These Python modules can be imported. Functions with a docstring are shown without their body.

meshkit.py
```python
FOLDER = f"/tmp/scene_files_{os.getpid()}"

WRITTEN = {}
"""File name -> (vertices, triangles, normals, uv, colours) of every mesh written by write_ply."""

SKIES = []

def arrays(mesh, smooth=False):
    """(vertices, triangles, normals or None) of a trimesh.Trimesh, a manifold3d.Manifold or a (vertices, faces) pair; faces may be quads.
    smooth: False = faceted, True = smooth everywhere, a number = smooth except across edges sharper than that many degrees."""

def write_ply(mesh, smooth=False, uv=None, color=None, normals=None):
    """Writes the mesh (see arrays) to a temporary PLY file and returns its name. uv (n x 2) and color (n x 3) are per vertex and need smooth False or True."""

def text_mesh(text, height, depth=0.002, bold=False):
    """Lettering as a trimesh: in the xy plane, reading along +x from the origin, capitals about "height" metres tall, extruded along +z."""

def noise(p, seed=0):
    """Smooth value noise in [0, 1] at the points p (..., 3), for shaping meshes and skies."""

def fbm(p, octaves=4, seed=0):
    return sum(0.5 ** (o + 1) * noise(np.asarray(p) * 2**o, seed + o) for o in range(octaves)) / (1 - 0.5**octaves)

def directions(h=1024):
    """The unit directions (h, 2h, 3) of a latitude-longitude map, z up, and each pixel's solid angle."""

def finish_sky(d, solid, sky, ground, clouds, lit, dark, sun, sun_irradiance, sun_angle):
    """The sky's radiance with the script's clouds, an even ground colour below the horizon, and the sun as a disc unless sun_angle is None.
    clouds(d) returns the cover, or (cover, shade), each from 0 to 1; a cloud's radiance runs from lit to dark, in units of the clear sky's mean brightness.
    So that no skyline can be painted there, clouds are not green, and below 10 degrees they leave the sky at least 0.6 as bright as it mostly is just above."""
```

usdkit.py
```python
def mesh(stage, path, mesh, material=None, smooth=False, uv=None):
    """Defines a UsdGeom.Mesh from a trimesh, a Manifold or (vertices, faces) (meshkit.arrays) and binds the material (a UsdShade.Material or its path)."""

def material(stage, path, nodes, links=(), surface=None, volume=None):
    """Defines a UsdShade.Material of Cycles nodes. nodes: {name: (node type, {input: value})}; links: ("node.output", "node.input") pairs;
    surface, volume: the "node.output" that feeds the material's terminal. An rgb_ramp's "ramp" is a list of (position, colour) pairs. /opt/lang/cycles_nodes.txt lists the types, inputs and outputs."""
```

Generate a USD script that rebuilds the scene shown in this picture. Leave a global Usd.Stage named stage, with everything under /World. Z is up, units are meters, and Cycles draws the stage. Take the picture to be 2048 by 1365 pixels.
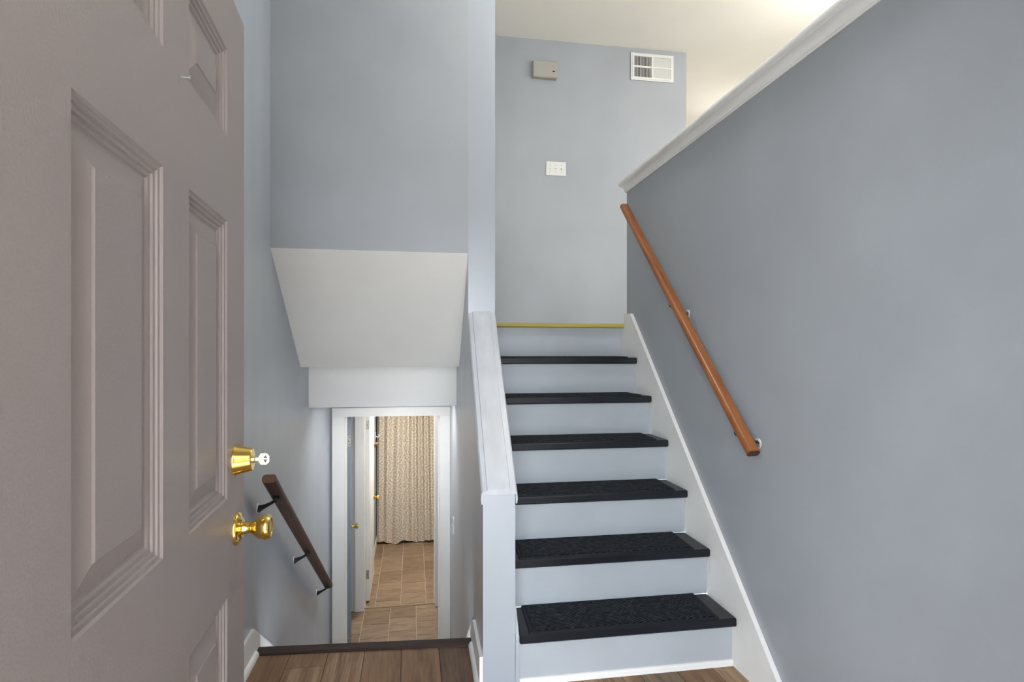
import math, random
import numpy as np, trimesh, usdkit
from shapely.geometry import Polygon, box as sbox
from pxr import Usd, UsdGeom, UsdLux, UsdShade, Sdf, Gf

stage = Usd.Stage.CreateInMemory()
UsdGeom.SetStageUpAxis(stage, 'Z')
UsdGeom.SetStageMetersPerUnit(stage, 1.0)
UsdGeom.Xform.Define(stage, '/World')
UsdGeom.Scope.Define(stage, '/World/Looks')
rng = random.Random(7)

# ------------------------------------------------------------------ camera, sky, large lights, exposure
F_PX, YAW, EYE = 1180.0, 0.1671, 1.2768
cam = UsdGeom.Camera.Define(stage, '/World/camera')
cam.CreateHorizontalApertureAttr(36.0)
cam.CreateVerticalApertureAttr(36.0 * 1365 / 2048)
cam.CreateFocalLengthAttr(36.0 * F_PX / 2048)
cam.CreateVerticalApertureOffsetAttr(26.7 / 2048 * 36.0)
cam.CreateClippingRangeAttr(Gf.Vec2f(0.05, 200))
cam.CreateExposureAttr(0.0)
cx = UsdGeom.Xformable(cam)
cx.AddTranslateOp().Set(Gf.Vec3d(0, 0, EYE))
cx.AddRotateXYZOp().Set(Gf.Vec3f(90, 0, -math.degrees(YAW)))

K = dict(sky=4.3, sun=7.0, foyer=42, living=112, hall=20, lower=40, bath=178, well=80)      # strength of each light

dome = UsdLux.DomeLight.Define(stage, '/World/sky')          # even overcast daylight, through the open front door and the living-room window
dome.CreateIntensityAttr(K['sky'])
dome.CreateColorAttr(Gf.Vec3f(0.915, 0.962, 1.02))
sun = UsdLux.DistantLight.Define(stage, '/World/sun')        # high sun from the left, over the ground in front of the house; it does not reach into the door
sun.CreateIntensityAttr(K['sun'])
sun.CreateAngleAttr(0.53)
sun.CreateNormalizeAttr(True)
sun.CreateColorAttr(Gf.Vec3f(1.0, 0.97, 0.92))
UsdGeom.Xformable(sun).AddRotateXYZOp().Set(Gf.Vec3f(-11.0, -38.0, 0))


def lamp(kind, name, p, r, power, color):
    """A lamp's light: a glowing disk under a ceiling, or a globe."""
    l = (UsdLux.DiskLight if kind == 'disk' else UsdLux.SphereLight).Define(stage, '/World/' + name)
    l.CreateRadiusAttr(r)
    l.CreateIntensityAttr(power)
    l.CreateColorAttr(Gf.Vec3f(*color))
    UsdGeom.Xformable(l).AddTranslateOp().Set(Gf.Vec3d(*p))


WARM, SOFT = (1.0, 0.90, 0.76), (1.0, 0.97, 0.92)
lamp('globe', 'foyer_pendant_lamp', (0.98, 2.15, 3.38), 0.14, K['foyer'], SOFT)
lamp('globe', 'living_room_pendant_lamp', (3.1, 3.3, 3.25), 0.10, K['living'], SOFT)
lamp('globe', 'upstairs_hall_lamp', (3.2, 5.6, 3.3), 0.10, K['hall'], SOFT)
lamp('disk', 'lower_hall_lamp', (0.0, 5.5, 0.96), 0.12, K['lower'], SOFT)
lamp('disk', 'bathroom_lamp', (-0.05, 6.85, 0.96), 0.14, K['bath'], (1.0, 0.94, 0.84))
lamp('disk', 'stairwell_lamp', (-0.06, 4.29, 0.985), 0.10, K['well'], (1.0, 0.99, 0.98))

# ------------------------------------------------------------------ helpers
used = {}


def numbered(parent, name):
    k = (parent, name)
    n = used.get(k, 0)
    used[k] = n + 1
    return name if n == 0 else f'{name}_{n:03d}'


def path_of(parent):
    return '/World' if parent is None else str(parent.GetPath())


def tag(p, label=None, cat=None, group=None, kind=None):
    for k, v in (('label', label), ('category', cat), ('group', group), ('kind', kind)):
        if v:
            p.SetCustomDataByKey(k, v)
    return p


def obj(name, mesh, mat, parent=None, smooth=False, uv=None):
    pp = path_of(parent)
    return usdkit.mesh(stage, f'{pp}/{numbered(pp, name)}', mesh, mat, smooth=smooth, uv=uv).GetPrim()


def thing(name, label, cat, loc=(0, 0, 0), group=None, kind=None):
    x = UsdGeom.Xform.Define(stage, '/World/' + numbered('/World', name))
    if loc != (0, 0, 0):
        x.AddTranslateOp().Set(Gf.Vec3d(*loc))
    return tag(x.GetPrim(), label, cat, group, kind)


def struct(name, mesh, mat, label, cat, smooth=False):
    return tag(obj(name, mesh, mat, None, smooth), label, cat, None, 'structure')


def bx(x0, x1, y0, y1, z0, z1, b=0.0):
    """A box, with chamfered edges if b > 0."""
    if b <= 0:
        m = trimesh.creation.box([x1 - x0, y1 - y0, z1 - z0])
        m.apply_translation([(x0 + x1) / 2, (y0 + y1) / 2, (z0 + z1) / 2])
        return m
    pts = []
    for x, sx in ((x0, 1), (x1, -1)):
        for y, sy in ((y0, 1), (y1, -1)):
            for z, sz in ((z0, 1), (z1, -1)):
                pts += [(x, y + sy * b, z + sz * b), (x + sx * b, y, z + sz * b), (x + sx * b, y + sy * b, z)]
    return trimesh.convex.convex_hull(np.array(pts))


def cat_(*ms):
    return trimesh.util.concatenate([m for m in ms])


def prism(poly, axis, a, b):
    """A 2-D polygon (points or shapely) pushed from a to b along an axis. axis x: poly is (y, z); y: (x, z); z: (x, y)."""
    p = poly if isinstance(poly, Polygon) else Polygon(poly)
    m = trimesh.creation.extrude_polygon(p, b - a, engine='earcut')
    v = m.vertices.copy()
    if axis == 'x':
        v = np.column_stack([v[:, 2] + a, v[:, 0], v[:, 1]])
    elif axis == 'y':
        v = np.column_stack([v[:, 0], v[:, 2] + a, v[:, 1]])
    else:
        v[:, 2] += a
    m = trimesh.Trimesh(v, m.faces, process=False)
    if m.volume < 0:
        m.invert()
    return m


def frame(m, o, ex, ey, ez):
    """Moves a mesh so that its axes become ex, ey, ez at the origin o."""
    M = np.eye(4)
    M[:3, 0], M[:3, 1], M[:3, 2], M[:3, 3] = ex, ey, ez, o
    m = m.copy()
    m.apply_transform(M)
    return m


def lathe(profile, o, axis, n=40):
    """profile: (radius, height) from the base up; turned about axis at o."""
    m = trimesh.creation.revolve(np.array(profile, float), sections=n)
    if m.volume < 0:
        m.invert()
    ez = np.array(axis, float) / np.linalg.norm(axis)
    h = np.array([0, 0, 1.0]) if abs(ez[2]) < 0.9 else np.array([1.0, 0, 0])
    ex = np.cross(h, ez)
    ex /= np.linalg.norm(ex)
    return frame(m, o, ex, np.cross(ez, ex), ez)


def tube(pts, radii, n=12):
    """A round bar through the points with the given radii, closed at both ends."""
    p = np.array(pts, float)
    t = np.gradient(p, axis=0)
    t /= np.linalg.norm(t, axis=1, keepdims=True)
    ref = np.array([0, 0, 1.0]) if abs(t[0][2]) < 0.9 else np.array([0, 1.0, 0])
    a = np.cross(t, ref)
    a /= np.linalg.norm(a, axis=1, keepdims=True)
    b = np.cross(t, a)
    ang = np.arange(n) * 2 * np.pi / n
    r = np.broadcast_to(radii, (len(p),))
    v = (p[:, None] + r[:, None, None] * (np.cos(ang)[None, :, None] * a[:, None] + np.sin(ang)[None, :, None] * b[:, None])).reshape(-1, 3)
    f = []
    for i in range(len(p) - 1):
        for j in range(n):
            k = (j + 1) % n
            f += [[i * n + j, i * n + k, (i + 1) * n + k], [i * n + j, (i + 1) * n + k, (i + 1) * n + j]]
    v = np.vstack([v, p[0], p[-1]])
    c0, c1, q = len(v) - 2, len(v) - 1, (len(p) - 1) * n
    for j in range(n):
        k = (j + 1) % n
        f += [[c0, k, j], [c1, q + j, q + k]]
    m = trimesh.Trimesh(v, np.array(f), process=False)
    if m.volume < 0:
        m.invert()
    return m


def bezier(p0, p1, p2, n=8):
    t = np.linspace(0, 1, n)[:, None]
    return (1 - t) ** 2 * np.array(p0) + 2 * t * (1 - t) * np.array(p1) + t ** 2 * np.array(p2)


# ------------------------------------------------------------------ materials
def srgb(*c):
    return tuple((x / 255 / 12.92 if x <= 10 else ((x / 255 + 0.055) / 1.055) ** 2.4) for x in c)


def looks(name, nodes, links, surface='p.BSDF'):
    return usdkit.material(stage, '/World/Looks/' + name, nodes, links, surface=surface)


def paint(name, col, rough=0.4, vary=0.05, peel=0.12, scale=(1, 1, 1), spec=0.4, uneven=0.06):
    """Wall or trim paint: a faint roller texture, slight unevenness of tone and gloss."""
    c = np.array(col)
    return looks(name, {
        'g': ('geometry', {}),
        'mp': ('mapping', {'scale': scale}),
        'n1': ('noise_texture', {'scale': 2.3, 'detail': 3.0}),
        'n2': ('noise_texture', {'scale': 260.0, 'detail': 2.0}),
        'rc': ('rgb_ramp', {'ramp': [(0.3, tuple(c * (1 - vary))), (0.7, tuple(c * (1 + vary)))]}),
        'rr': ('map_range', {'from_min': 0.3, 'from_max': 0.7, 'to_min': rough - uneven, 'to_max': rough + uneven}),
        'b': ('bump', {'strength': peel, 'distance': 0.002}),
        'p': ('principled_bsdf', {'specular_ior_level': spec}),
    }, [('g.position', 'mp.vector'), ('mp.vector', 'n1.vector'), ('g.position', 'n2.vector'), ('n1.fac', 'rc.fac'), ('n1.fac', 'rr.value'),
        ('n2.fac', 'b.height'), ('rc.color', 'p.base_color'), ('rr.result', 'p.roughness'), ('b.normal', 'p.normal')])


def plain(name, col, rough=0.5, metallic=0.0, spec=0.5, coat=0.0):
    return looks(name, {'p': ('principled_bsdf', {'base_color': col, 'roughness': rough, 'metallic': metallic, 'specular_ior_level': spec, 'coat_weight': coat})}, [])


def wood(name, dark, mid, light, along, fine=60.0, rough=0.45, seed=0.0, stretch=0.06, coat=0.0):
    """Wood with grain along a world direction given by scales (small = stretched)."""
    return looks(name, {
        'g': ('geometry', {}),
        'oi': ('object_info', {}),
        'om': ('math', {'math_type': 'multiply', 'value2': 37.0}),
        'oc': ('combine_xyz', {}),
        'ad': ('vector_math', {'math_type': 'add'}),
        'mp': ('mapping', {'scale': along, 'location': (seed, seed * 1.7, seed * 0.6)}),
        'n1': ('noise_texture', {'scale': fine, 'detail': 5.0, 'roughness': 0.65, 'distortion': 0.6}),
        'n2': ('noise_texture', {'scale': fine * 0.16, 'detail': 3.0, 'distortion': 1.2}),
        'mx': ('mix_float', {'fac': 0.5}),
        'rc': ('rgb_ramp', {'ramp': [(0.30, dark), (0.48, mid), (0.70, light)]}),
        'b': ('bump', {'strength': 0.18, 'distance': 0.001}),
        'p': ('principled_bsdf', {'roughness': rough, 'coat_weight': coat, 'coat_roughness': 0.25}),
    }, [('oi.random', 'om.value1'), ('om.value', 'oc.x'), ('om.value', 'oc.z'), ('g.position', 'ad.vector1'), ('oc.vector', 'ad.vector2'), ('ad.vector', 'mp.vector'),
        ('mp.vector', 'n1.vector'), ('mp.vector', 'n2.vector'), ('n1.fac', 'mx.a'), ('n2.fac', 'mx.b'), ('mx.result', 'rc.fac'),
        ('rc.color', 'p.base_color'), ('mx.result', 'b.height'), ('b.normal', 'p.normal')])


WALL = (0.385, 0.410, 0.438)
M_wall = paint('blue_grey_wall_paint', tuple(0.97 * x for x in WALL), rough=0.42)
M_gloss = paint('blue_grey_gloss_paint', (0.395, 0.432, 0.478), rough=0.31, vary=0.008, scale=(1.6, 1.6, 0.5), peel=0.06, spec=0.8, uneven=0.015)
M_riser = paint('blue_grey_riser_paint', (0.43, 0.465, 0.50), rough=0.35, vary=0.06)
M_white = paint('white_trim_paint', (0.895, 0.887, 0.86), rough=0.38, vary=0.02)
M_cream = paint('cream_ceiling_paint', (0.88, 0.855, 0.79), rough=0.7, vary=0.02, spec=0.2)
M_soffit = paint('off_white_soffit_paint', (0.92, 0.905, 0.86), rough=0.6, vary=0.02, spec=0.2)
M_hall = paint('pale_grey_wall_paint', (0.66, 0.66, 0.68), rough=0.5, vary=0.02)
M_door = paint('taupe_door_paint', (0.300, 0.264, 0.252), rough=0.42, vary=0.05, scale=(1, 1, 0.6), peel=0.2)
M_blue_door = paint('blue_grey_door_edge_paint', (0.255, 0.29, 0.335), rough=0.4)
M_cap = paint('worn_pale_blue_grey_cap_paint', (0.50, 0.525, 0.56), rough=0.3, vary=0.09, scale=(6, 2, 2))
M_black = paint('navy_black_tread_paint', (0.0085, 0.011, 0.016), rough=0.36, vary=0.2, peel=0.3, spec=0.3)
M_brass = plain('polished_brass', (0.85, 0.60, 0.16), 0.14, 1.0)
M_keybrass = plain('pale_key_brass', (0.85, 0.74, 0.48), 0.28, 1.0)
M_iron = plain('black_bracket_metal', (0.012, 0.012, 0.013), 0.35)
M_steel = plain('grey_hinge_steel', (0.42, 0.42, 0.40), 0.35, 0.7)
M_plate = plain('white_plastic', (0.74, 0.74, 0.71), 0.35)
M_beige = plain('beige_plastic', (0.40, 0.385, 0.345), 0.45)
M_dark = plain('dark_slot', (0.02, 0.02, 0.02), 0.6)
M_duct = plain('grey_duct_lining', (0.10, 0.10, 0.095), 0.7)
M_rubber = plain('dark_weather_strip', (0.05, 0.045, 0.042), 0.7)
M_grout = paint('sand_grout', (0.42, 0.35, 0.26), rough=0.8, vary=0.05)
M_sub = plain('subfloor', (0.10, 0.08, 0.065), 0.8)
M_oak = wood('orange_brown_oak', srgb(108, 58, 22), srgb(144, 84, 38), srgb(168, 108, 58), (6, 0.35, 0.35), 26, 0.38, 1.0, coat=0.3)
M_walnut = wood('dark_brown_wood', srgb(42, 21, 12), srgb(64, 34, 19), srgb(90, 52, 31), (6, 0.35, 0.35), 26, 0.46, 4.0, coat=0.06)
M_endgrain = plain('brown_end_grain', srgb(112, 84, 62), 0.5)
M_nosing = wood('dark_nosing_wood', srgb(30, 19, 15), srgb(48, 32, 26), srgb(68, 48, 40), (0.3, 6, 6), 30, 0.7, 2.0)
M_yellow = wood('yellow_painted_wood', srgb(158, 144, 60), srgb(174, 160, 78), srgb(186, 173, 94), (0.5, 6, 6), 12, 0.5, 2.0)
PL = [wood('plank_brown', srgb(98, 71, 48), srgb(132, 101, 73), srgb(160, 129, 98), (9, 0.55, 9), 10, 0.66, 3.0),
      wood('plank_grey_brown', srgb(88, 70, 52), srgb(120, 101, 78), srgb(150, 130, 104), (9, 0.55, 9), 10, 0.66, 11.0),
      wood('plank_dark', srgb(70, 53, 41), srgb(100, 78, 60), srgb(130, 105, 82), (9, 0.6, 9), 10, 0.66, 23.0),
      wood('plank_streaked', srgb(98, 72, 51), srgb(136, 106, 79), srgb(188, 161, 130), (9, 0.4, 9), 8, 0.66, 31.0)]


def tile_mat(name, a, b, c, seed):
    return looks(name, {
        'g': ('geometry', {}), 'oi': ('object_info', {}), 'om': ('math', {'math_type': 'multiply', 'value2': 19.0}), 'oc': ('combine_xyz', {}),
        'ad': ('vector_math', {'math_type': 'add'}),
        'mp': ('mapping', {'scale': (1.0, 2.6, 1.0), 'location': (seed, seed, 0)}),
        'n1': ('noise_texture', {'scale': 6.0, 'detail': 5.0, 'roughness': 0.62, 'distortion': 0.8}),
        'rc': ('rgb_ramp', {'ramp': [(0.3, tuple(0.86 * x for x in a)), (0.5, tuple(0.86 * x for x in b)), (0.72, tuple(0.86 * x for x in c))]}),
        'p': ('principled_bsdf', {'roughness': 0.45}),
    }, [('oi.random', 'om.value1'), ('om.value', 'oc.x'), ('om.value', 'oc.y'), ('g.position', 'ad.vector1'), ('oc.vector', 'ad.vector2'), ('ad.vector', 'mp.vector'),
        ('mp.vector', 'n1.vector'), ('n1.fac', 'rc.fac'), ('rc.color', 'p.base_color')])


TL = [tile_mat('tan_tile', srgb(114, 88, 66), srgb(138, 112, 88), srgb(156, 132, 106), 0.0),
      tile_mat('brown_tile', srgb(106, 82, 61), srgb(128, 104, 81), srgb(146, 122, 98), 5.0),
      tile_mat('sand_tile', srgb(120, 96, 73), srgb(144, 119, 94), srgb(161, 138, 112), 9.0)]

# charcoal tread mat: chevron ribs and a fibrous pile
M_mat = looks('charcoal_ribbed_pile', {
    'g': ('geometry', {}), 'sx': ('separate_xyz', {}),
    'xs': ('math', {'math_type': 'multiply', 'value2': 4.2}), 'pp': ('math', {'math_type': 'pingpong', 'value2': 0.5}),
    'ps': ('math', {'math_type': 'multiply', 'value2': 0.10}), 'yy': ('math', {'math_type': 'add'}),
    'fr': ('math', {'math_type': 'multiply', 'value2': 520.0}), 'sn': ('math', {'math_type': 'sine'}),
    'n1': ('noise_texture', {'scale': 330.0, 'detail': 3.0, 'roughness': 0.7}), 'n3': ('noise_texture', {'scale': 40.0, 'detail': 3.0}),
    'sm': ('math', {'math_type': 'multiply', 'value2': 0.14}), 's2': ('math', {'math_type': 'add'}),
    'n3s': ('math', {'math_type': 'multiply_add', 'value2': 0.4, 'value3': -0.2}), 's3': ('math', {'math_type': 'add'}),
    'rc': ('rgb_ramp', {'ramp': [(0.36, (0.003, 0.004, 0.006)), (0.55, (0.015, 0.018, 0.024)), (0.74, (0.085, 0.098, 0.118))]}),
    'b': ('bump', {'strength': 0.9, 'distance': 0.004}), 'p': ('principled_bsdf', {'roughness': 0.9, 'specular_ior_level': 0.2}),
}, [('g.position', 'sx.vector'), ('sx.x', 'xs.value1'), ('xs.value', 'pp.value1'), ('pp.value', 'ps.value1'), ('sx.y', 'yy.value1'), ('ps.value', 'yy.value2'),
    ('yy.value', 'fr.value1'), ('fr.value', 'sn.value1'), ('g.position', 'n1.vector'), ('g.position', 'n3.vector'), ('sn.value', 'sm.value1'), ('sm.value', 's2.value1'), ('n1.fac', 's2.value2'),
    ('n3.fac', 'n3s.value1'), ('s2.value', 's3.value1'), ('n3s.value', 's3.value2'),
    ('s3.value', 'rc.fac'), ('rc.color', 'p.base_color'), ('s3.value', 'b.height'), ('b.normal', 'p.normal')])
M_matedge = plain('charcoal_mat_border', (0.012, 0.014, 0.018), 0.8, spec=0.3)

# shower curtain: rows of round medallions in taupe on cream cloth
M_curtain = looks('medallion_curtain_cloth', {
    'u': ('texture_coordinate', {}),
    'v1': ('voronoi_texture', {'scale': 3.3, 'randomness': 0.0}),
    'v2': ('voronoi_texture', {'scale': 9.9, 'randomness': 0.0}),
    'n': ('noise_texture', {'scale': 48.0, 'detail': 3.0}),
    'k1': ('math', {'math_type': 'multiply', 'value2': 46.0}), 's1': ('math', {'math_type': 'sine'}),
    'k2': ('math', {'math_type': 'multiply', 'value2': 30.0}), 's2': ('math', {'math_type': 'sine'}),
    'm': ('math', {'math_type': 'multiply', 'value2': 0.085}), 'a': ('math', {'math_type': 'multiply_add', 'value2': 0.085}),
    'ns': ('math', {'math_type': 'multiply_add', 'value2': 1.2, 'value3': -0.08}), 'sum': ('math', {'math_type': 'add'}),
    'rc': ('rgb_ramp', {'ramp': [(0.28, srgb(172, 156, 140)), (0.50, srgb(206, 193, 176)), (0.72, srgb(232, 222, 206))]}),
    'd': ('principled_bsdf', {'roughness': 0.8, 'specular_ior_level': 0.2}), 't': ('translucent_bsdf', {'color': srgb(200, 180, 150)}), 'mx': ('mix_closure', {'fac': 0.15}),
}, [('u.UV', 'v1.vector'), ('u.UV', 'v2.vector'), ('u.UV', 'n.vector'), ('v1.distance', 'k1.value1'), ('k1.value', 's1.value1'), ('v2.distance', 'k2.value1'), ('k2.value', 's2.value1'),
    ('s2.value', 'm.value1'), ('s1.value', 'a.value1'), ('m.value', 'a.value3'), ('n.fac', 'ns.value1'), ('a.value', 'sum.value1'), ('ns.value', 'sum.value2'),
    ('sum.value', 'rc.fac'), ('rc.color', 'd.base_color'), ('d.BSDF', 'mx.closure1'), ('t.BSDF', 'mx.closure2')], surface='mx.closure')

# ------------------------------------------------------------------ main dimensions
R, T, Y1, XR, TN, OH = 0.2096, 0.2152, 2.1988, 1.2936, 0.036, 0.040
UP, LOW, CEIL, LCEIL = 7 * R, -6 * R, 3.87, 0.99
YF, YP, YN, YD, YH = 4.75, 2.95, 2.22, 4.95, 5.99       # far wall upstairs, wall over the lower stairs, end of the half wall, lower door wall, second wall
xl = lambda y: 0.263 + 0.0167 * (y - YN)                # left and right face of the wall between the two flights
xrr = lambda y: 0.387 + 0.033 * (y - YN)
wl = lambda y: -0.668 + 0.0057 * (y - 2.5)              # face of the left wall

# ------------------------------------------------------------------ room shell
struct('wall_left', prism([(wl(0.30), 0.30), (wl(5.06), 5.06), (-0.80, 5.06), (-0.80, 0.30)], 'z', LOW - 0.1, CEIL), M_gloss,
       'blue-grey painted wall on the left behind the open front door', 'wall')


def sheared(poly):
    m = prism(poly, 'x', 0, 1)
    v = m.vertices
    l, r = xl(v[:, 1]), xrr(v[:, 1])
    return trimesh.Trimesh(np.column_stack([l + (r - l) * v[:, 0], v[:, 1], v[:, 2]]), m.faces, process=False)


CAP0, CAP1 = 0.752, 1.470                               # top of the sloping half wall under its cap, at YN and YP
struct('wall_center', sheared([(YN, LOW - 0.1), (YN, CAP0), (YP, CAP1), (YP, CEIL), (YF - 0.0005, CEIL), (YF - 0.0005, LCEIL + 0.1), (YD - 0.0005, LCEIL + 0.1), (YD - 0.0005, LOW - 0.1)]), M_gloss,
       'blue-grey wall between the two flights of stairs, half height with a sloping top at its near end', 'wall')
struct('wall_upper', bx(-0.79, xl(YP), YP, YP + 0.11, 1.783, CEIL), M_wall, 'blue-grey wall hanging above the stairs that go down', 'wall')
struct('wall_right', bx(1.315, 1.43, 0.45, 3.50, -0.15, 2.30), M_wall, 'long blue-grey half wall to the right of the rising stairs', 'wall')
struct('wall_back', bx(0.30, 2.32, YF, YF + 0.12, UP - 0.3, CEIL), M_wall, 'blue-grey wall at the top of the stairs carrying the air vent', 'wall')
struct('wall_living_room', cat_(bx(2.2, 6.6, 7.0, 7.12, UP - 0.1, CEIL), bx(6.5, 6.62, 0.3, 7.0, UP - 0.1, CEIL), bx(2.2, 2.31, YF + 0.12, 7.0, UP - 0.1, CEIL)), M_cream,
       'cream living-room wall seen above the white cap of the half wall', 'wall')
struct('ceiling', bx(-0.8, 6.62, 0.3, 7.12, CEIL, CEIL + 0.1), M_cream, 'cream ceiling above the top of the stairs', 'ceiling')
# front wall behind the camera, with the door opening and the living-room window opening
struct('wall_front', cat_(bx(-0.8, -0.36, 0.30, 0.45, LOW - 0.1, CEIL), bx(0.61, 1.45, 0.30, 0.45, LOW - 0.1, CEIL), bx(-0.36, 0.61, 0.30, 0.45, 2.05, CEIL), bx(-0.36, 0.61, 0.30, 0.45, -0.3, -0.02),
                          bx(1.45, 3.0, 0.30, 0.45, UP - 0.1, CEIL), bx(4.6, 6.5, 0.30, 0.45, UP - 0.1, CEIL), bx(3.0, 4.6, 0.30, 0.45, UP - 0.1, 2.35), bx(3.0, 4.6, 0.30, 0.45, 3.45, CEIL)), M_wall,
       'front wall around the entrance door and the living-room window', 'wall')
struct('floor_upper', cat_(bx(1.43, 6.5, 0.45, 3.56, UP - 0.12, UP - 0.003), bx(xrr(3.5) + 0.002, 6.5, 3.56, YF, UP - 0.12, UP - 0.003), bx(2.32, 6.5, YF, 7.0, UP - 0.12, UP - 0.003)), plain('pale_carpet', (0.62, 0.58, 0.50), 0.95, spec=0.1), 'pale carpeted floor upstairs', 'floor')
struct('porch', bx(-3, 4, -4, 0.199, -0.35, -0.121), plain('porch_concrete', (0.55, 0.54, 0.51), 0.8), 'concrete porch outside the front door', 'porch')
struct('driveway', bx(-12, 12, -30, -4.0, -0.6, -0.4), plain('pale_concrete', (0.50, 0.48, 0.45), 0.9), 'pale concrete driveway in front of the house', 'driveway')
M_brick = looks('dark_red_brick', {'g': ('geometry', {}), 'sx': ('separate_xyz', {}), 'ad': ('math', {'math_type': 'add'}), 'cm': ('combine_xyz', {}),
                                  'b': ('brick_texture', {'color1': (0.075, 0.038, 0.03), 'color2': (0.10, 0.05, 0.04), 'mortar': (0.11, 0.105, 0.10), 'scale': 1.0, 'mortar_size': 0.008, 'brick_width': 0.215, 'row_height': 0.075}),
                                  'p': ('principled_bsdf', {'roughness': 0.85})},
                [('g.position', 'sx.vector'), ('sx.x', 'ad.value1'), ('sx.y', 'ad.value2'), ('ad.value', 'cm.x'), ('sx.z', 'cm.y'), ('cm.vector', 'b.vector'), ('b.color', 'p.base_color')])
struct('wall_exterior', cat_(bx(-3.0, -0.36, 0.20, 0.299, -0.35, 4.0), bx(0.61, 3.0, 0.20, 0.299, -0.35, 4.0), bx(-0.36, 0.61, 0.20, 0.299, 2.05, 4.0), bx(4.6, 7.0, 0.20, 0.299, -0.35, 4.0),
                             bx(3.0, 4.6, 0.20, 0.299, -0.35, 2.35), bx(3.0, 4.6, 0.20, 0.299, 3.45, 4.0)), M_brick, 'red brick front of the house around the entrance door', 'wall')
struct('porch_wall', bx(0.98, 1.13, -4.0, 0.199, -0.12, 2.6), M_brick, 'side wall of the entrance porch', 'wall')
struct('porch_roof', bx(-1.2, 1.13, -1.6, 0.199, 2.6, 2.7), plain('porch_soffit', (0.6, 0.6, 0.58), 0.7), 'roof of the entrance porch', 'roof')

# sloping soffit over the lower stairs and the boxed beam at its foot
S_END, BEAM = 3.70, 3.97
sof = prism([(YP, 1.783), (S_END, 1.200), (BEAM, 1.205), (BEAM, 1.9), (YP + 0.115, 1.9), (YP + 0.115, 1.79)], 'x', 0, 1)
sv = sof.vertices
sof = trimesh.Trimesh(np.column_stack([wl(sv[:, 1]) + (xl(sv[:, 1]) - wl(sv[:, 1])) * sv[:, 0], sv[:, 1], sv[:, 2]]), sof.faces, process=False)
struct('soffit', sof, M_soffit, 'off-white sloping soffit under the wall above the lower stairs', 'soffit')
struct('beam', bx(wl(BEAM) - 0.02, xl(BEAM) + 0.02, BEAM, BEAM + 0.2, 0.932, 1.26), M_white, 'white boxed beam across the lower stairs above the doorway', 'beam')
struct('ceiling_lower', bx(-1.6, 1.5, BEAM + 0.2, 9.1, LCEIL, LCEIL + 0.1), M_soffit, 'white ceiling of the lower hall', 'ceiling')

# landing floor of vinyl planks
ya = lambda x: 2.668 - 0.070 * (x + 0.668) / 0.93       # slightly skew front edge of the landing at the lower stairs
fl = thing('floor', 'entrance landing floor of brown wood-look planks', 'floor', kind='structure')
land = Polygon([(-0.665, 0.46), (1.312, 0.46), (1.312, 2.238), (0.262, 2.238), (0.262, ya(0.262)), (-0.665, ya(-0.665))])
obj('subfloor', prism(land, 'z', -0.16, -0.009), M_sub, fl)
seams = [-0.668, -0.512, -0.354, -0.202, -0.046, 0.112, 0.268, 0.424, 0.580, 0.736, 0.892, 1.048, 1.204, 1.36]
tone = [1, 2, 0, 1, 2, 3, 0, 3, 1, 0, 3, 1, 0]
joints = [[1.62], [1.30, 2.51], [1.05], [2.02], [0.9, 2.10], [1.45], [1.0, 1.95], [1.6], [0.85, 2.05], [1.4], [1.1, 2.1], [1.7], [1.3]]
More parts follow.
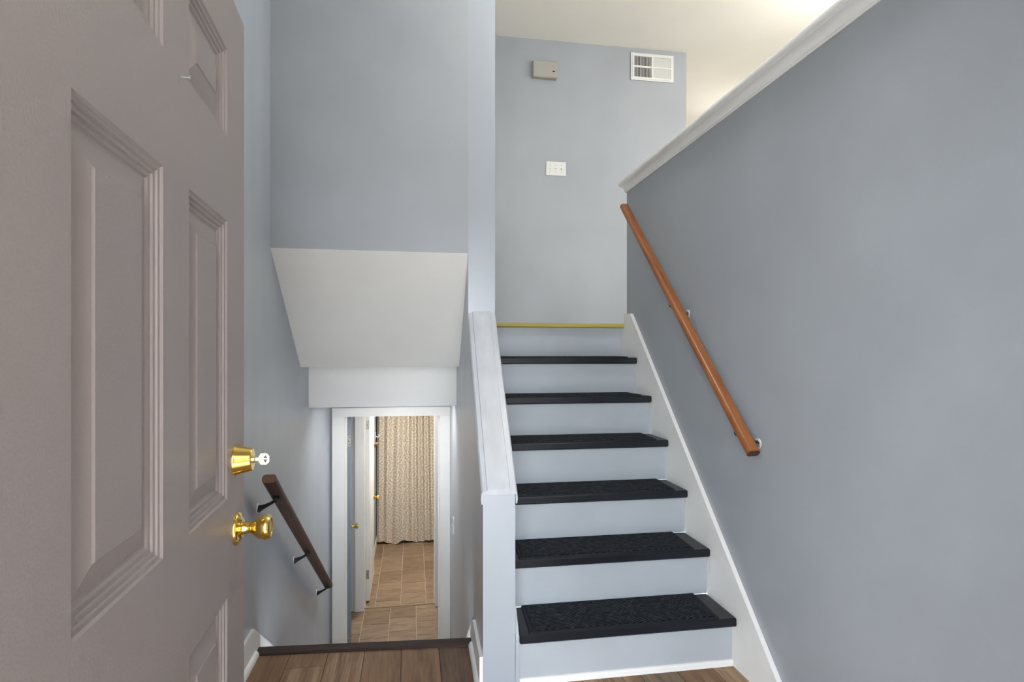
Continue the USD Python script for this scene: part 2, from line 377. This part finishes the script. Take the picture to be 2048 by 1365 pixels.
for i in range(len(seams) - 1):
    ys = [0.40] + joints[i] + [3.0]
    for j in range(len(ys) - 1):
        p = land.intersection(sbox(seams[i] + 0.0011, ys[j] + 0.0011, seams[i + 1] - 0.0011, ys[j + 1] - 0.0011))
        if p.area < 1e-3:
            continue
        obj('plank', prism(p, 'z', -0.009, 0), PL[(tone[i] + 3 * j) % 4 if (i, j) != (1, 1) else 3], fl)
# note of the joint in the second row: the far short plank is the dark one
nos = prism([(0, -0.045), (0, 0.006), (0.006, 0.011), (0.058, 0.011), (0.070, 0.004), (0.073, -0.012), (0.066, -0.024), (0.055, -0.026), (0.055, -0.045)], 'x', 0, 1)
nv = nos.vertices
nx = -0.668 + 0.9265 * nv[:, 0]
nos = trimesh.Trimesh(np.column_stack([nx, ya(nx) - 0.028 + nv[:, 1], nv[:, 2]]), nos.faces, process=False)
tag(obj('stair_nosing', nos, M_nosing, None, 30), 'dark brown wooden nosing along the landing edge at the lower stairs', 'stair nosing', None, 'structure')

# baseboards and skirts on both sides of the lower stairs
sk = prism([(0.46, 0.0), (0.46, 0.122), (2.625, 0.122), (4.40, -1.12), (4.40, -1.35), (3.95, -1.20), (2.64, -0.2), (2.64, 0.0)], 'x', 0, 1)
kv = sk.vertices


def on_wall(v, face, th):
    return face(v[:, 1]) + th * v[:, 0]


bl = thing('baseboard_left', 'white baseboard along the left wall dropping beside the lower stairs', 'baseboard', kind='structure')
obj('skirt_board', trimesh.Trimesh(np.column_stack([on_wall(kv, wl, 0.013), kv[:, 1], kv[:, 2]]), sk.faces, process=False), M_white, bl)
q = [(0, 0), (0.016, 0), (0.0155, 0.006), (0.012, 0.012), (0.007, 0.016), (0, 0.018)]


def shoe(face, s, y0, y1):
    m = prism([(a, b + 0.001) for a, b in q], 'y', 0, 1)
    v = m.vertices
    y = y0 + (y1 - y0) * v[:, 1]
    m = trimesh.Trimesh(np.column_stack([face(y) + s * (0.013 + v[:, 0]), y, v[:, 2] * 1.4]), m.faces, process=False)
    if m.volume < 0:
        m.invert()
    return m


obj('shoe_moulding', shoe(wl, 1, 0.46, 2.636), M_white, bl, 30)
bc = thing('baseboard_center', 'white baseboard at the foot of the half wall dropping beside the lower stairs', 'baseboard', kind='structure')
sk2 = prism([(2.225, 0.0), (2.225, 0.128), (2.545, 0.128), (4.40, -1.12), (4.40, -1.35), (3.95, -1.20), (2.59, -0.2), (2.59, 0.0)], 'x', 0, 1)
kv = sk2.vertices
m = trimesh.Trimesh(np.column_stack([on_wall(kv, xl, -0.013), kv[:, 1], kv[:, 2]]), sk2.faces, process=False)
m.invert()
obj('skirt_board', m, M_white, bc)
obj('shoe_moulding', shoe(xl, -1, 2.225, 2.565), M_white, bc, 30)

# ------------------------------------------------------------------ lower flight (mostly hidden by the landing edge)
ls = thing('staircase_lower', 'stairs going down from the landing edge', 'stairs', kind='structure')
for k in range(1, 6):
    y0 = 2.75 + (k - 1) * 0.235
    obj('tread', bx(wl(3) + 0.02, 0.25, y0 - 0.03, y0 + 0.235, -k * R - TN, -k * R, 0.006), M_black, ls)
    obj('riser', bx(wl(3) + 0.02, 0.25, y0 + 0.235, y0 + 0.25, -(k + 1) * R + 0.001, -k * R - TN, 0), M_riser, ls)

# ------------------------------------------------------------------ rising staircase
SL = 0.402
st = thing('staircase', 'rising stairs with navy-black treads and blue-grey risers', 'stairs')
for n in range(1, 8):
    y0 = Y1 + (n - 1) * T
    x0 = max(SL, xrr(y0) + 0.012)
    top = n * R - (TN if n < 7 else 0.026)
    obj('riser', bx(x0, XR, y0 + OH, y0 + OH + 0.02, (n - 1) * R + (0.001 if n == 1 else 0.0), top), M_riser, st)
    if n < 7:
        obj('tread', bx(x0, XR, y0, y0 + T + OH - 0.001, top + 0.0005, n * R, 0.005), M_black, st)
tag(obj('landing_nosing', bx(xrr(3.49) + 0.012, XR + 0.008, Y1 + 6 * T, Y1 + 6 * T + 0.08, UP - 0.0255, UP, 0.004), M_yellow, st), 'yellow painted strip at the top step')
# white skirt board on the right: a sloping plank against the wall, cut plumb at the top
sk3 = [(1.40, -0.002), (1.40, 0.085), (1.935, 0.092), (3.39, 1.520), (3.40, 1.524), (3.495, 1.524), (3.495, 1.438), (3.556, 1.438), (3.556, 1.14), (2.40, 0.10), (2.29, -0.002)]
obj('skirt_board', prism(sk3, 'x', XR + 0.001, 1.3145), M_white, st)
# blue-grey inner string on the left, against the half wall
st_l = [(Y1 + 0.015, 0.001), (Y1 + 0.015, 0.20), (3.4, 1.38), (3.4, 1.1), (2.5, 0.001)]
m = prism(st_l, 'x', 0, 1)
v = m.vertices
xa, xb = xrr(np.maximum(v[:, 1], YN)) + 0.0008, np.maximum(SL, xrr(v[:, 1]) + 0.012) - 0.0008
obj('string_board', trimesh.Trimesh(np.column_stack([xa + (xb - xa) * v[:, 0], v[:, 1], v[:, 2]]), m.faces, process=False), M_riser, st)
# white strip at the foot of the lowest riser and along the skirt
tr = [(0, 0.001), (0.010, 0.001), (0.010, 0.018), (0.006, 0.024), (0, 0.026)]
m = prism([(Y1 + OH - a, b) for a, b in tr], 'x', SL + 0.004, XR)
obj('base_strip', m, M_white, st)

# mats: the first is built, the others refer to it
MATW, MATD, MATH = 0.79, 0.250, 0.007
where = ['lowest', 'second', 'third', 'fourth', 'fifth', 'sixth']


def mat_thing(n):
    lab = {0: 'charcoal ribbed carpet mat on the lowest black step', 5: 'charcoal carpet mat on the topmost black step, seen almost edge-on'}.get(n, f'charcoal ribbed carpet mat on the {where[n]} black step from the bottom')
    x = xoff[n]
    return thing('stair_mat', lab, 'mat', (x, Y1 + n * T + 0.004, (n + 1) * R + 0.0004), group='mats on the stair treads')


xoff = [0.440, 0.440, 0.452, 0.452, 0.458, 0.462]
first = mat_thing(0)
rim = Polygon([(0.0, 0.0), (MATW - 0.010, 0.0), (MATW, MATD), (0.012, MATD)]).buffer(-0.008).buffer(0.008)
pile = rim.buffer(-0.016)
groove = rim.buffer(-0.013)
edge = cat_(prism(rim, 'z', 0, 0.003), prism(rim.buffer(-0.0015).difference(groove), 'z', 0.003, 0.0055))
obj('border', edge, M_matedge, first)
g = trimesh.creation.extrude_polygon(pile, MATH - 0.003, engine='earcut')
g.apply_translation([0, 0, 0.003])
obj('pile', g, M_mat, first)
for n in range(1, 6):
    p = mat_thing(n)
    p.GetReferences().AddInternalReference(first.GetPath())
    p.SetInstanceable(True)

# ------------------------------------------------------------------ caps: half wall between the flights, knee wall on the right
d = np.array([0, 0.73, CAP1 - CAP0])
d /= np.linalg.norm(d)
up = np.array([0, -d[2], d[1]])
prof = [(-0.068, -0.024), (-0.0705, -0.012), (-0.069, 0.004), (-0.064, 0.010), (-0.048, 0.0115), (-0.046, 0.016), (0.040, 0.016), (0.042, 0.0115), (0.064, 0.010), (0.069, 0.004), (0.0705, -0.012), (0.068, -0.024),
        (0.0632, -0.024), (0.0632, 0.001), (-0.0632, 0.001), (-0.0632, -0.024)]
n_ = len(prof)
vs = []
for y, zc in ((YN - 0.010, CAP0 - 0.010 * (CAP1 - CAP0) / 0.73), (YP - 0.0005, CAP1 - 0.0005)):
    c = (xl(y) + xrr(y)) / 2
    for a, b in prof:
        vs.append((c + a, y, zc + b / d[1]))             # cut plumb at both ends
cap = trimesh.creation.extrude_polygon(Polygon(prof), 1.0, engine='earcut')
cv = cap.vertices
y = (YN - 0.010) + (YP - 0.0005 - YN + 0.010) * cv[:, 2]
cap = trimesh.Trimesh(np.column_stack([(xl(y) + xrr(y)) / 2 + cv[:, 0], y, CAP0 + (y - YN) * (CAP1 - CAP0) / 0.73 + cv[:, 1] / d[1] + 0.001]), cap.faces, process=False)
if cap.volume < 0:
    cap.invert()
tag(obj('trim_1', cap, M_cap, None, 25), 'worn pale blue-grey moulded cap sloping up the half wall', 'wall cap', None, 'structure')
cv = [(1.3145, 2.284), (1.309, 2.284), (1.308, 2.289)]
for t in np.linspace(0, 1, 7):                           # cove
    a = t * math.pi / 2
    cv.append((1.304 - 0.030 * (1 - math.cos(a)), 2.291 + 0.026 * math.sin(a)))
cv += [(1.2735, 2.3205), (1.268, 2.3215), (1.263, 2.325), (1.2605, 2.330), (1.2605, 2.338), (1.264, 2.344), (1.276, 2.346), (1.478, 2.346), (1.482, 2.340), (1.482, 2.330), (1.4305, 2.300), (1.4305, 2.3005), (1.3145, 2.3005)]
struct('trim_2', prism(cv, 'y', 0.455, 3.512), M_white, 'white moulded cap along the top of the right half wall', 'wall cap', 25)

# ------------------------------------------------------------------ front door (open, on the left)
a = math.radians(-2.806)
DU, DN = np.array([-math.sin(a), -math.cos(a), 0]), np.array([math.cos(a), -math.sin(a), 0])
DU = np.array([0.04895, -0.9988, 0.0])                   # along the leaf from the lock edge to the hinges
DN = np.array([0.9988, 0.04895, 0.0])                    # out of the leaf towards the room
DL = np.array([-0.3745, 1.412, 0.0])
DZ = np.array([0, 0, 1.0])


def on_door(m):                                          # local (u, w, v)
    return frame(m, DL, DU, DN, DZ)


d1 = thing('door_1', 'taupe six-panel front door standing open on the left', 'door', kind='structure')
W_, V0, V1 = 0.905, 0.012, 2.018
us = ((0.147, 0.387), (0.502, 0.756))
vsn = ((0.24, 0.787), (0.985, 1.545), (1.714, 1.890))
face = sbox(0, V0, W_, V1)
for u0, u1 in us:
    for v0, v1 in vsn:
        face = face.difference(sbox(u0, v0, u1, v1))
sl = prism(face, 'y', -0.020, 0.0)
obj('leaf', on_door(cat_(sl, bx(0, W_, -0.044, -0.0201, V0, V1))), M_door, d1)
PP = [(0, 0), (0.003, -0.0035), (0.008, -0.0045), (0.0095, -0.0075), (0.015, -0.0085), (0.0165, -0.0115), (0.022, -0.0125), (0.025, -0.0155), (0.029, -0.0160), (0.060, -0.0075), (0.0625, -0.0050), (0.065, -0.0048)]
for u0, u1 in us:
    for v0, v1 in vsn:
        V, Fc = [], []
        for i, (e, w) in enumerate(PP):
            V += [(u0 + e, w, v0 + e), (u1 - e, w, v0 + e), (u1 - e, w, v1 - e), (u0 + e, w, v1 - e)]
            if i:
                for k in range(4):
                    o, o2, k2 = 4 * (i - 1), 4 * i, (k + 1) % 4
                    Fc += [[o + k, o + k2, o2 + k2], [o + k, o2 + k2, o2 + k]]
        o = 4 * (len(PP) - 1)
        Fc += [[o, o + 1, o + 2], [o, o + 2, o + 3]]
        m = trimesh.Trimesh(np.array(V), np.array(Fc), process=False)
        if m.face_normals[-1][1] < 0:
            m.invert()
        obj('panel', on_door(m), M_door, d1, 18)
obj('weather_strip', on_door(bx(-0.0025, -0.0002, -0.043, -0.004, V0 + 0.02, V1, 0)), M_rubber, d1)
C = DL + DU * 0.070 + DZ * 0.904
kn = obj('knob', lathe([(0.0, 0.068), (0.018, 0.068), (0.0195, 0.0700), (0.0225, 0.0695), (0.0255, 0.066), (0.0268, 0.060), (0.0262, 0.052), (0.023, 0.044), (0.017, 0.037), (0.0125, 0.031), (0.0115, 0.026), (0.0125, 0.019), (0.0135, 0.012), (0.0, 0.010)][::-1], C, DN), M_brass, d1, 35)
obj('rosette', lathe([(0.0, 0.0), (0.0345, 0.0), (0.0345, 0.003), (0.033, 0.0055), (0.026, 0.008), (0.020, 0.013), (0.0, 0.0135)], C, DN), M_brass, kn, 35)
tag(kn, 'polished brass door knob')
B = DL + DU * 0.082 + DZ * 1.053
db = obj('deadbolt', lathe([(0.0, 0.0), (0.0325, 0.0), (0.0325, 0.003), (0.0305, 0.006), (0.0245, 0.033), (0.0225, 0.0355), (0.0, 0.0355)], B, DN), M_brass, d1, 35)
tag(db, 'polished brass deadbolt lock')
obj('cylinder_plug', lathe([(0.0, 0.0), (0.0075, 0.0), (0.0075, 0.003), (0.0065, 0.004), (0.0, 0.004)], B + DN * 0.0355, DN, 24), M_keybrass, db, 35)
nl = DL + DU * 0.426 + DZ * 1.707
tag(obj('nail', cat_(tube([nl, nl + DN * 0.012], 0.0016, 8), lathe([(0, 0), (0.004, 0), (0.004, 0.0012), (0, 0.0016)], nl + DN * 0.012, DN, 16)), M_steel, d1), 'bare nail head sticking out of the door')
# key in the deadbolt, blade along the lock, bow turned flat to the room
from shapely.geometry import Point
bow = Polygon([(0.0075, -0.0045), (0.011, -0.0112), (0.022, -0.0118), (0.0275, -0.0065), (0.0275, 0.0065), (0.022, 0.0118), (0.011, 0.0112), (0.0075, 0.0045)]).buffer(0.0006)
for hole in ([(0.0165, 0.0015), (0.0245, 0.0015), (0.0205, 0.0085)], [(0.0165, -0.0015), (0.0205, -0.0085), (0.0245, -0.0015)]):
    bow = bow.difference(Polygon(hole))
blade = sbox(0.0005, -0.0035, 0.0095, 0.0035)
kd = (-DU + DZ * 0.12)
kd = np.array([0, 0, 1.0])
km = trimesh.creation.extrude_polygon(bow.union(blade), 0.0022, engine='earcut')
km.apply_translation([0, 0, -0.0011])
tag(obj('house_key', frame(km, B + DN * 0.0398, DN, kd, np.cross(DN, kd)), M_keybrass), 'pale brass house key sticking out of the deadbolt', 'key')

# ------------------------------------------------------------------ handrails
def rail(name, label, x, a, b, w, h, mat, endmat, brackets, wallx):
    t = thing(name, label, 'handrail')
    A, Bp = np.array([x, *a]), np.array([x, *b])
    L = np.linalg.norm(Bp - A)
    ez = (Bp - A) / L
    ex = np.array([1.0, 0, 0])
    ey = np.cross(ez, ex)
    if ey[2] < 0:
        ex, ey = -ex, -ey
    prof = sbox(-w / 2, -h / 2, w / 2, h / 2).buffer(-h * 0.40).buffer(h * 0.40, quad_segs=6)
    m = trimesh.creation.extrude_polygon(prof, L - 0.002, engine='earcut')
    m.apply_translation([0, 0, 0.001])
    obj('rail', frame(m, A, ex, ey, ez), mat, t, 35)
    e = trimesh.creation.extrude_polygon(prof.buffer(-0.0012), 0.0012, engine='earcut')
    tag(obj('rail_end', frame(e, A, ex, ey, ez), endmat, t), 'sawn end of the rail')
    e2 = trimesh.creation.extrude_polygon(prof.buffer(-0.0012), 0.0012, engine='earcut')
    e2.apply_translation([0, 0, L - 0.0012])
    obj('rail_end', frame(e2, A, ex, ey, ez), endmat, t)
    s = 1 if wallx(a[0]) > x else -1
    for yb, dz in brackets:
        f = (yb - a[0]) / (b[0] - a[0])
        c = A + (Bp - A) * f
        under = c - ey * (h / 2 + 0.0002)
        xw = wallx(yb) - s * 0.0004
        pl = np.array([xw, yb, under[2] - dz])
        sad = under - ey * 0.004
        a0, a2 = pl + np.array([-s * 0.004, 0, -0.004]), sad - ey * 0.008
        arm = bezier(a0, (a0 + a2) / 2 + np.array([0, 0, -0.006]), a2, 9)
        br = obj('bracket', cat_(tube(arm, np.array([0.0175, 0.0135, 0.0108, 0.0092, 0.0080, 0.0072, 0.0068, 0.0066, 0.0066]), 14), lathe([(0, 0), (0.013, 0), (0.0145, 0.004), (0.0145, 0.009), (0, 0.012)], sad - ey * 0.011, ey, 24)), M_iron, t, 40)
        obj('saddle', frame(bx(-0.014, 0.014, -0.0035, 0.0, -0.026, 0.026, 0.001), under, ex, ey, ez), M_iron, br)
        obj('wall_plate', frame(lathe([(0, 0), (0.021, 0), (0.0205, 0.003), (0.014, 0.005), (0, 0.0055)], (0, 0, 0), (0, 0, 1), 28), pl, (0, 1, 0), (0, 0, 1) if s < 0 else (0, 0, -1), (-s, 0, 0)), M_plate, br, 35)
    return t


rail('handrail', 'orange-brown wooden handrail on the right wall beside the rising stairs', 1.240, (1.997, 0.910), (3.345, 2.157), 0.050, 0.034, M_oak, M_walnut, [(2.085, 0.046), (2.672, 0.050)], lambda y: 1.315)
rail('handrail', 'dark brown wooden handrail with black brackets on the left wall above the lower stairs', -0.585, (2.573, 0.762), (4.325, -0.358), 0.056, 0.038, M_walnut, M_endgrain, [(2.72, 0.045), (3.49, 0.045), (4.26, 0.045)], wl)

# ------------------------------------------------------------------ things on the far wall upstairs
ch = thing('door_chime', 'beige plastic door chime box high on the far wall', 'door chime', (1.071, YF - 0.0005, 3.608))
obj('base', bx(-0.100, 0.100, -0.014, 0, -0.066, 0.066, 0.002), M_beige, ch)
obj('cover', bx(-0.106, 0.106, -0.052, -0.0145, -0.068, 0.068, 0.008), M_beige, ch)
obj('slot', bx(0.058, 0.078, -0.0532, -0.0522, -0.022, -0.014, 0), M_dark, ch)
vt = thing('air_vent', 'white metal air vent with upright slats below the ceiling on the far wall', 'air vent', (2.008, YF - 0.0005, 3.712))
VW, VH, fb = 0.382, 0.228, 0.026
ring = sbox(-VW / 2, -VH / 2, VW / 2, VH / 2).difference(sbox(-VW / 2 + fb, -VH / 2 + fb, VW / 2 - fb, VH / 2 - fb))
fr = cat_(prism(ring, 'y', -0.010, -0.002), prism(ring.intersection(sbox(-VW / 2 + 0.012, -VH / 2 + 0.012, VW / 2 - 0.012, VH / 2 - 0.012)), 'y', -0.014, -0.010),
          bx(-0.008, 0.008, -0.013, -0.003, -VH / 2 + fb, VH / 2 - fb), bx(-VW / 2 + fb, VW / 2 - fb, -0.0135, -0.0035, -0.007, 0.007))
obj('frame', fr, M_plate, vt)
obj('duct_backing', bx(-VW / 2 + 0.004, VW / 2 - 0.004, -0.0015, 0, -VH / 2 + 0.004, VH / 2 - 0.004), M_duct, vt)
sl = []
for half in (-1, 1):
    x0, x1 = (-VW / 2 + fb, -0.008) if half < 0 else (0.008, VW / 2 - fb)
    for k in range(12):
        xc = x0 + (k + 0.5) * (x1 - x0) / 12
        for z0, z1 in ((-VH / 2 + fb, -0.007), (0.007, VH / 2 - fb)):
            m = bx(-0.0062, 0.0062, -0.0008, 0.0008, z0, z1)
            m.apply_transform(trimesh.transformations.rotation_matrix(math.radians(50 if half < 0 else -28), [0, 0, 1]))
            m.apply_translation([xc, -0.0072, 0])
            sl.append(m)
tag(obj('slats', cat_(*sl), M_plate, vt), kind='stuff')
sw = thing('light_switch', 'white triple light switch plate at the middle of the far wall', 'light switch', (1.169, YF - 0.0005, 2.812))
obj('plate', bx(-0.085, 0.085, -0.006, 0, -0.058, 0.058, 0.003), M_plate, sw)
for x, s in ((-0.046, 1), (0, -1), (0.046, 1)):
    m = bx(-0.0045, 0.0045, -0.016, -0.0062, -0.005, 0.005, 0.001)
    m.apply_transform(trimesh.transformations.rotation_matrix(math.radians(22 * s), [1, 0, 0], [0, -0.006, 0]))
    m.apply_translation([x, 0, 0])
    obj('toggle', m, M_plate, sw)
for x in (-0.046, 0, 0.046):
    for z in (-0.030, 0.030):
        obj('screw', lathe([(0, 0), (0.003, 0), (0.0026, 0.001), (0, 0.0012)], (x, -0.0061, z), (0, -1, 0), 12), M_steel, sw)
s2 = thing('light_switch', 'white light switch plate on the right wall of the lower stairwell beside the door casing', 'light switch', (xl(4.31) - 0.0005, 4.31, 0.03))
obj('plate', bx(-0.006, 0, -0.036, 0.036, -0.058, 0.058, 0.003), M_plate, s2)
obj('toggle', bx(-0.016, -0.0062, -0.0045, 0.0045, -0.006, 0.006, 0.001), M_plate, s2)

# ------------------------------------------------------------------ lower level: doorway, hall, bathroom
OX0, OX1, OZ = -0.542, 0.224, 0.768                      # opening of the lower doorway
struct('wall_doorway', cat_(bx(wl(YD) + 0.0, OX0 - 0.02, YD, YD + 0.11, LOW - 0.1, LCEIL), bx(OX1 + 0.02, 1.4, YD, YD + 0.11, LOW - 0.1, LCEIL), bx(OX0 - 0.02, OX1 + 0.02, YD, YD + 0.11, OZ + 0.02, LCEIL), bx(-1.6, wl(YD), YD + 0.11, YD + 0.2, LOW - 0.1, LCEIL)), M_wall,
       'blue-grey wall around the doorway at the foot of the lower stairs', 'wall')


def casing(name, label, x0, x1, zt, y, wlft, wrgt, wtop, depth):
    t = thing(name, label, 'door casing', kind='structure')
    prof = lambda w: [(0, 0), (0, -0.010), (w * 0.25, -0.013), (w * 0.72, -0.016), (w * 0.9, -0.019), (w, -0.017), (w, 0)]
    for s, xe, w in ((-1, x0, wlft), (1, x1, wrgt)):
        pts = [(xe + s * a, y + b - 0.0005) for a, b in prof(w)]
        m = prism(pts, 'z', LOW, zt)
        obj('side_casing', m, M_white, t, 25)
    pts = [(y + b - 0.0005, zt + 0.0005 + a) for a, b in prof(wtop)]
    obj('head_casing', prism(pts, 'x', x0 - wlft, x1 + wrgt), M_white, t, 25)
    obj('jamb', cat_(bx(x0 - 0.019, x0, y + 0.0005, y + depth, LOW, zt), bx(x0 - 0.001, x0 + 0.011, y + 0.05, y + 0.08, LOW, zt)), M_white, t)
    obj('jamb', cat_(bx(x1, x1 + 0.019, y + 0.0005, y + depth, LOW, zt), bx(x1 - 0.011, x1 + 0.001, y + 0.05, y + 0.08, LOW, zt)), M_white, t)
    obj('jamb', bx(x0 - 0.019, x1 + 0.019, y + 0.0005, y + depth, zt + 0.0005, zt + 0.0195), M_white, t)
    return t


casing('trim_3', 'white door casing around the doorway at the foot of the lower stairs', OX0, OX1, OZ, YD, 0.098, 0.084, 0.072, 0.109)
PX0, PX1, PZ = -0.472, 0.226, 0.768
struct('wall_hall', cat_(bx(-1.6, PX0 - 0.02, YH, YH + 0.11, LOW - 0.1, LCEIL), bx(PX1 + 0.02, 1.4, YH, YH + 0.11, LOW - 0.1, LCEIL), bx(PX0 - 0.02, PX1 + 0.02, YH, YH + 0.11, PZ + 0.02, LCEIL),
                         bx(-1.6, -1.5, YD + 0.2, YH, LOW - 0.1, LCEIL), bx(1.3, 1.4, YD + 0.11, YH, LOW - 0.1, LCEIL)), M_hall,
       'pale grey wall of the lower hall around the bathroom doorway', 'wall')
casing('trim_4', 'white door casing around the bathroom doorway beyond the lower hall', PX0, PX1, PZ, YH, 0.088, 0.088, 0.072, 0.109)
struct('wall_bathroom', cat_(bx(-0.60, -0.478, YH + 0.11, 8.9, LOW - 0.1, LCEIL), bx(0.315, 0.42, YH + 0.11, 8.9, LOW - 0.1, LCEIL), bx(-0.62, 0.42, 8.9, 9.0, LOW - 0.1, LCEIL)), M_wall,
       'blue-grey bathroom wall behind the open white door', 'wall')
struct('baseboard_bathroom', bx(-0.4775, -0.470, 6.95, 8.85, LOW, LOW + 0.09, 0.002), M_white, 'white baseboard along the left bathroom wall', 'baseboard')

lf = thing('floor_lower', 'lower hall and bathroom floor of tan tiles with pale grout', 'floor', kind='structure')
obj('grout', bx(-1.5, 1.3, YD - 1.0, 8.9, LOW - 0.1, LOW - 0.003), M_grout, lf)


def tiles(x0, xs, x1, y0, y1, yoff):
    k = 0
    e = [x0] + [x for x in xs if x0 + 0.03 < x < x1 - 0.03] + [x1]
    for i in range(len(e) - 1):
        y = y0 - 0.28 + (yoff + (0.105 if i % 2 else 0.0)) % 0.28
        while y < y1:
            a, b = max(y, y0), min(y + 0.28, y1)
            if b - a > 0.03:
                obj('tile', bx(e[i] + 0.003, e[i + 1] - 0.003, a + 0.003, b - 0.003, LOW - 0.003, LOW, 0.0012), TL[rng.randrange(3)], lf)
            y += 0.28


tiles(-0.965, [-0.715, -0.465, -0.215, 0.035, 0.285], 0.50, 4.70, 6.035, 0.13)
tiles(-0.47, [-0.372, -0.120, 0.140], 0.31, 6.065, 8.3, 0.02)
obj('threshold', bx(PX0 - 0.018, PX1 + 0.018, 6.036, 6.064, LOW - 0.003, LOW + 0.004, 0.002), TL[2], lf)


def hinge(parent, x, y, z):
    h = obj('hinge', bx(x - 0.013, x + 0.013, y - 0.0022, y - 0.0002, z - 0.045, z + 0.045, 0.0005), M_steel, parent)
    for dz in (-0.03, 0, 0.03):
        obj('screw', lathe([(0, 0), (0.004, 0), (0, 0.001)], (x + (0.005 if dz else -0.004), y - 0.0022, z + dz), (0, -1, 0), 10), M_dark, h)
    obj('knuckle', tube([(x - 0.0165, y - 0.004, z - 0.045), (x - 0.0165, y - 0.004, z + 0.045)], 0.004, 10), M_steel, h)


def knob_on(parent, p, axis):
    k = obj('knob', lathe([(0.0, 0.010), (0.010, 0.012), (0.009, 0.028), (0.018, 0.038), (0.026, 0.050), (0.026, 0.058), (0.018, 0.066), (0.0, 0.067)], p, axis, 28), M_brass, parent, 35)
    obj('rosette', lathe([(0.0, 0.0), (0.031, 0.0), (0.030, 0.005), (0.014, 0.011), (0.0, 0.011)], p, axis, 28), M_brass, k, 35)


# blue door of the lower doorway, swung away into the hall and seen on its hinge edge
BY = YD + 0.112
d2 = thing('door_2', 'blue-grey door of the lower doorway swung open, seen on its hinge edge', 'door', kind='structure')
ang = math.atan2(0.104, 1.0)
e2 = np.array([-math.sin(ang), math.cos(ang), 0])
n2 = np.array([math.cos(ang), math.sin(ang), 0])
O2 = np.array([OX0 + 0.005, BY, 0.0])
obj('leaf', frame(bx(0, 0.70, -0.035, 0.0, LOW + 0.012, OZ - 0.006, 0.002), O2 + n2 * 0.035, e2, n2, DZ) if False else frame(bx(0, 0.035, 0, 0.72, LOW + 0.012, OZ - 0.006, 0.002), O2, n2, e2, DZ), M_blue_door, d2)
for z in (0.555, -1.10):
    hinge(d2, O2[0] + 0.018, BY, z)
knob_on(d2, O2 + n2 * 0.035 + e2 * 0.66 + DZ * (LOW + 0.915), n2)
# white bathroom door, open along the left bathroom wall
d3 = thing('door_3', 'white bathroom door standing open beyond the lower hall', 'door', kind='structure')
obj('leaf', bx(-0.4690, -0.4335, 6.19, 6.93, LOW + 0.012, PZ - 0.006, 0.002), M_white, d3)
for z in (0.555, -0.975):
    hinge(d3, -0.4515, 6.19, z)
knob_on(d3, np.array([-0.4335, 6.86, LOW + 0.915]), (1, 0, 0))

# shower curtain
nu, nv_ = 140, 50
V, UV, Fc = [], [], []
CW, ZT, ZB = 0.752, 0.86, -1.238
for layer in (0, 1):
    for j in range(nv_ + 1):
        t = j / nv_                                       # 0 top, 1 bottom
        for i in range(nu + 1):
            s = i / nu
            amp = 0.040 * (1 - 0.60 * t)
            ph = 2 * math.pi * (7.5 * s + 0.35 * math.sin(2.1 * s * math.pi + 1.0) + 0.25 * t * math.sin(5 * s))
            x = -0.461 + CW * s - 0.004 * math.sin(3 * t) - 0.012 * t * (0.5 - s)
            y = 8.03 + amp * math.sin(ph) + 0.012 * math.sin(2 * math.pi * 1.6 * s + 0.8) * (0.3 + t)
            hem = 0.010 * math.sin(2 * math.pi * 2.2 * s + 0.6) + 0.012 * math.exp(-((s - 0.45) / 0.08) ** 2) + 0.006 * math.sin(17 * s)
            z = ZT + (ZB + hem - ZT) * t
            V.append((x, y + 0.0016 * layer, z))
            UV.append((s * 0.96, z - ZB))
n1 = (nu + 1) * (nv_ + 1)
for j in range(nv_):
    for i in range(nu):
        a0 = j * (nu + 1) + i
        Fc += [[a0, a0 + nu + 1, a0 + nu + 2], [a0, a0 + nu + 2, a0 + 1], [n1 + a0, n1 + a0 + nu + 2, n1 + a0 + nu + 1], [n1 + a0, n1 + a0 + 1, n1 + a0 + nu + 2]]
edge = [j * (nu + 1) for j in range(nv_ + 1)] + [nv_ * (nu + 1) + i for i in range(1, nu + 1)] + [j * (nu + 1) + nu for j in range(nv_ - 1, -1, -1)] + [i for i in range(nu - 1, 0, -1)]
for a0, b0 in zip(edge, edge[1:] + edge[:1]):
    Fc += [[a0, n1 + b0, b0], [a0, n1 + a0, n1 + b0]]
cu = thing('shower_curtain', 'cream shower curtain with taupe medallion print at the end of the lower hall', 'shower curtain')
obj('cloth', trimesh.Trimesh(np.array(V), np.array(Fc), process=False), M_curtain, cu, True, uv=np.array(UV))
obj('curtain_rod', tube([(-0.4775, 8.03, 0.868), (0.3145, 8.03, 0.868)], 0.011, 14), M_steel, cu, 40)

# hook and small wooden shelf on the left bathroom wall
hk = thing('wall_hook', 'white wall hook above the small wooden bracket on the bathroom wall', 'hook', (-0.478, 7.86, 0.225))
obj('back_plate', bx(0.0003, 0.006, -0.016, 0.016, -0.045, 0.045, 0.002), M_plate, hk)
obj('hook_arm', tube(bezier((0.006, 0, -0.012), (0.055, 0, -0.05), (0.045, 0, 0.012), 9), np.linspace(0.007, 0.006, 9), 10), M_plate, hk, 40)
M_tan = plain('tan_bracket_wood', (0.30, 0.19, 0.09), 0.5)
rk = thing('towel_bracket', 'small brown wooden bracket on the bathroom wall beside the shower curtain', 'bracket', (-0.478, 7.62, 0.135))
obj('shelf', bx(0.0003, 0.052, -0.05, 0.05, 0.012, 0.03, 0.002), M_tan, rk)
obj('brace', prism([(0.0003, 0.0115), (0.045, 0.0115), (0.0003, -0.06)], 'y', -0.008, 0.008), M_tan, rk)
